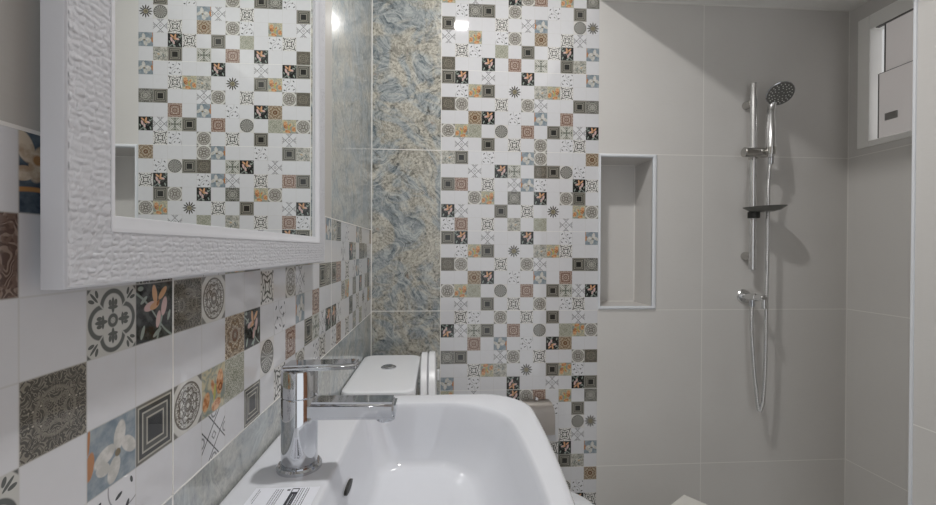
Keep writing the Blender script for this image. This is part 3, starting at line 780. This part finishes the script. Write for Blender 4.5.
hp_ = smooth_path([(1.4733, 1.5222, 1.536), (1.474, 1.532, 1.46), (1.478, 1.540, 1.344), (1.4775, 1.540, 1.157), (1.475, 1.540, 1.0), (1.4745, 1.540, .857), (1.4735, 1.541, .744), (1.471, 1.545, .64), (1.4675, 1.549, .602), (1.4625, 1.552, .588), (1.458, 1.555, .602), (1.4545, 1.558, .645), (1.447, 1.563, .739), (1.4405, 1.569, .89), (1.4435, 1.572, .98)], .0022)
bm = bmesh.new(); tube(bm, hp_, lambda i: (.0062, .0070, .0070)[i % 3], 12)
obj('braided_hose', bm, M_rail, root, smooth=True)
bm = bmesh.new(); lathe(bm, (1.4733, 1.5222, 1.512), (0, -.05, 1), [(0, .0075), (.001, .009), (.024, .0095), (.025, .0085)], 20); obj('hose_nut', bm, M_chrome, root, smooth=True)

# ------------------------------------------------------------------ white square-cornered stool at the lower edge
M_stool = plain('stool_white', rgb(226, 224, 218), .4, var=.01)
root = thing('stool', 'white flat-topped stool turned cornerwise on the floor, its back corner showing at the lower edge', 'stool', (1.04, 1.12, 0))
R = Matrix.Rotation(math.atan2(.58, .81), 4, 'Z'); corner = Vector((1.047, 1.347, 0))
def stool(a, b, bev):
    t = bmesh.new(); box(t, a, b, bev); 
    for v in t.verts: v.co = (R @ v.co) + corner
    return t
obj('top', stool((-.30, -.30, .375), (0, 0, .40), .002), M_stool, root)
for lx, ly in ((-.29, -.29), (-.05, -.29), (-.29, -.05), (-.05, -.05)): obj('leg', stool((lx, ly, 0), (lx + .04, ly + .04, .375), .003), M_stool, root)

# ------------------------------------------------------------------ lamp in the high ceiling
LX, LY = .37, .785
root = thing('ceiling_lamp', 'small square recessed ceiling lamp above the washbasin', 'lamp', (LX, LY, ZH))
M_lamp = Mat('lamp_diffuser'); M_lamp.set(Base_Color=rgb(250, 248, 240), Emission_Color=(1, .98, .95, 1), Emission_Strength=30.0)
bm = bmesh.new(); box(bm, (LX - .07, LY - .07, ZH - .012), (LX + .07, LY + .07, ZH), .004); obj('housing', bm, M_white_plastic, root)
bm = bmesh.new(); box(bm, (LX - .032, LY - .032, ZH - .0135), (LX + .032, LY + .032, ZH - .012)); obj('diffuser', bm, M_lamp.m, root)
ld = bpy.data.lights.new('lamp_light', 'AREA'); ld.shape = 'SQUARE'; ld.size = .065; ld.energy = 9.5; ld.color = (1, .985, .965)
lo = bpy.data.objects.new('lamp_light', ld); COL.objects.link(lo); lo.location = (LX, LY, ZH - .016)

# even world light as added fill, entering by the unseen opening behind the viewer
w = bpy.data.worlds.new('fill_world'); SC.world = w; w.use_nodes = True
bg = w.node_tree.nodes['Background']; bg.inputs[0].default_value = (.95, .975, 1.0, 1); bg.inputs[1].default_value = .92

# ------------------------------------------------------------------ camera
cd = bpy.data.cameras.new('camera'); cam = bpy.data.objects.new('camera', cd); COL.objects.link(cam)
cd.sensor_fit = 'HORIZONTAL'; cd.sensor_width = 36.0; cd.lens = 431.83 * 36.0 / 936.0; cd.clip_start = .02
yaw, pit, rol = .0662, -.0062, -.0047
Ry = Matrix(((math.cos(yaw), -math.sin(yaw), 0), (math.sin(yaw), math.cos(yaw), 0), (0, 0, 1)))
Rp = Matrix(((1, 0, 0), (0, math.cos(pit), math.sin(pit)), (0, -math.sin(pit), math.cos(pit))))
Rr = Matrix(((math.cos(rol), 0, -math.sin(rol)), (0, 1, 0), (math.sin(rol), 0, math.cos(rol))))
W = Rr @ Rp @ Ry                 # rows: right, forward, up
right, fwd, up = W[0], W[1], W[2]
cam.matrix_world = Matrix(((right[0], up[0], -fwd[0], .2515), (right[1], up[1], -fwd[1], 0), (right[2], up[2], -fwd[2], 1.19), (0, 0, 0, 1)))
SC.camera = cam
vs = SC.view_settings
vs.view_transform = 'Standard'; vs.look = 'None'; vs.exposure = 0.2; vs.gamma = 1.0; vs.use_curve_mapping = False
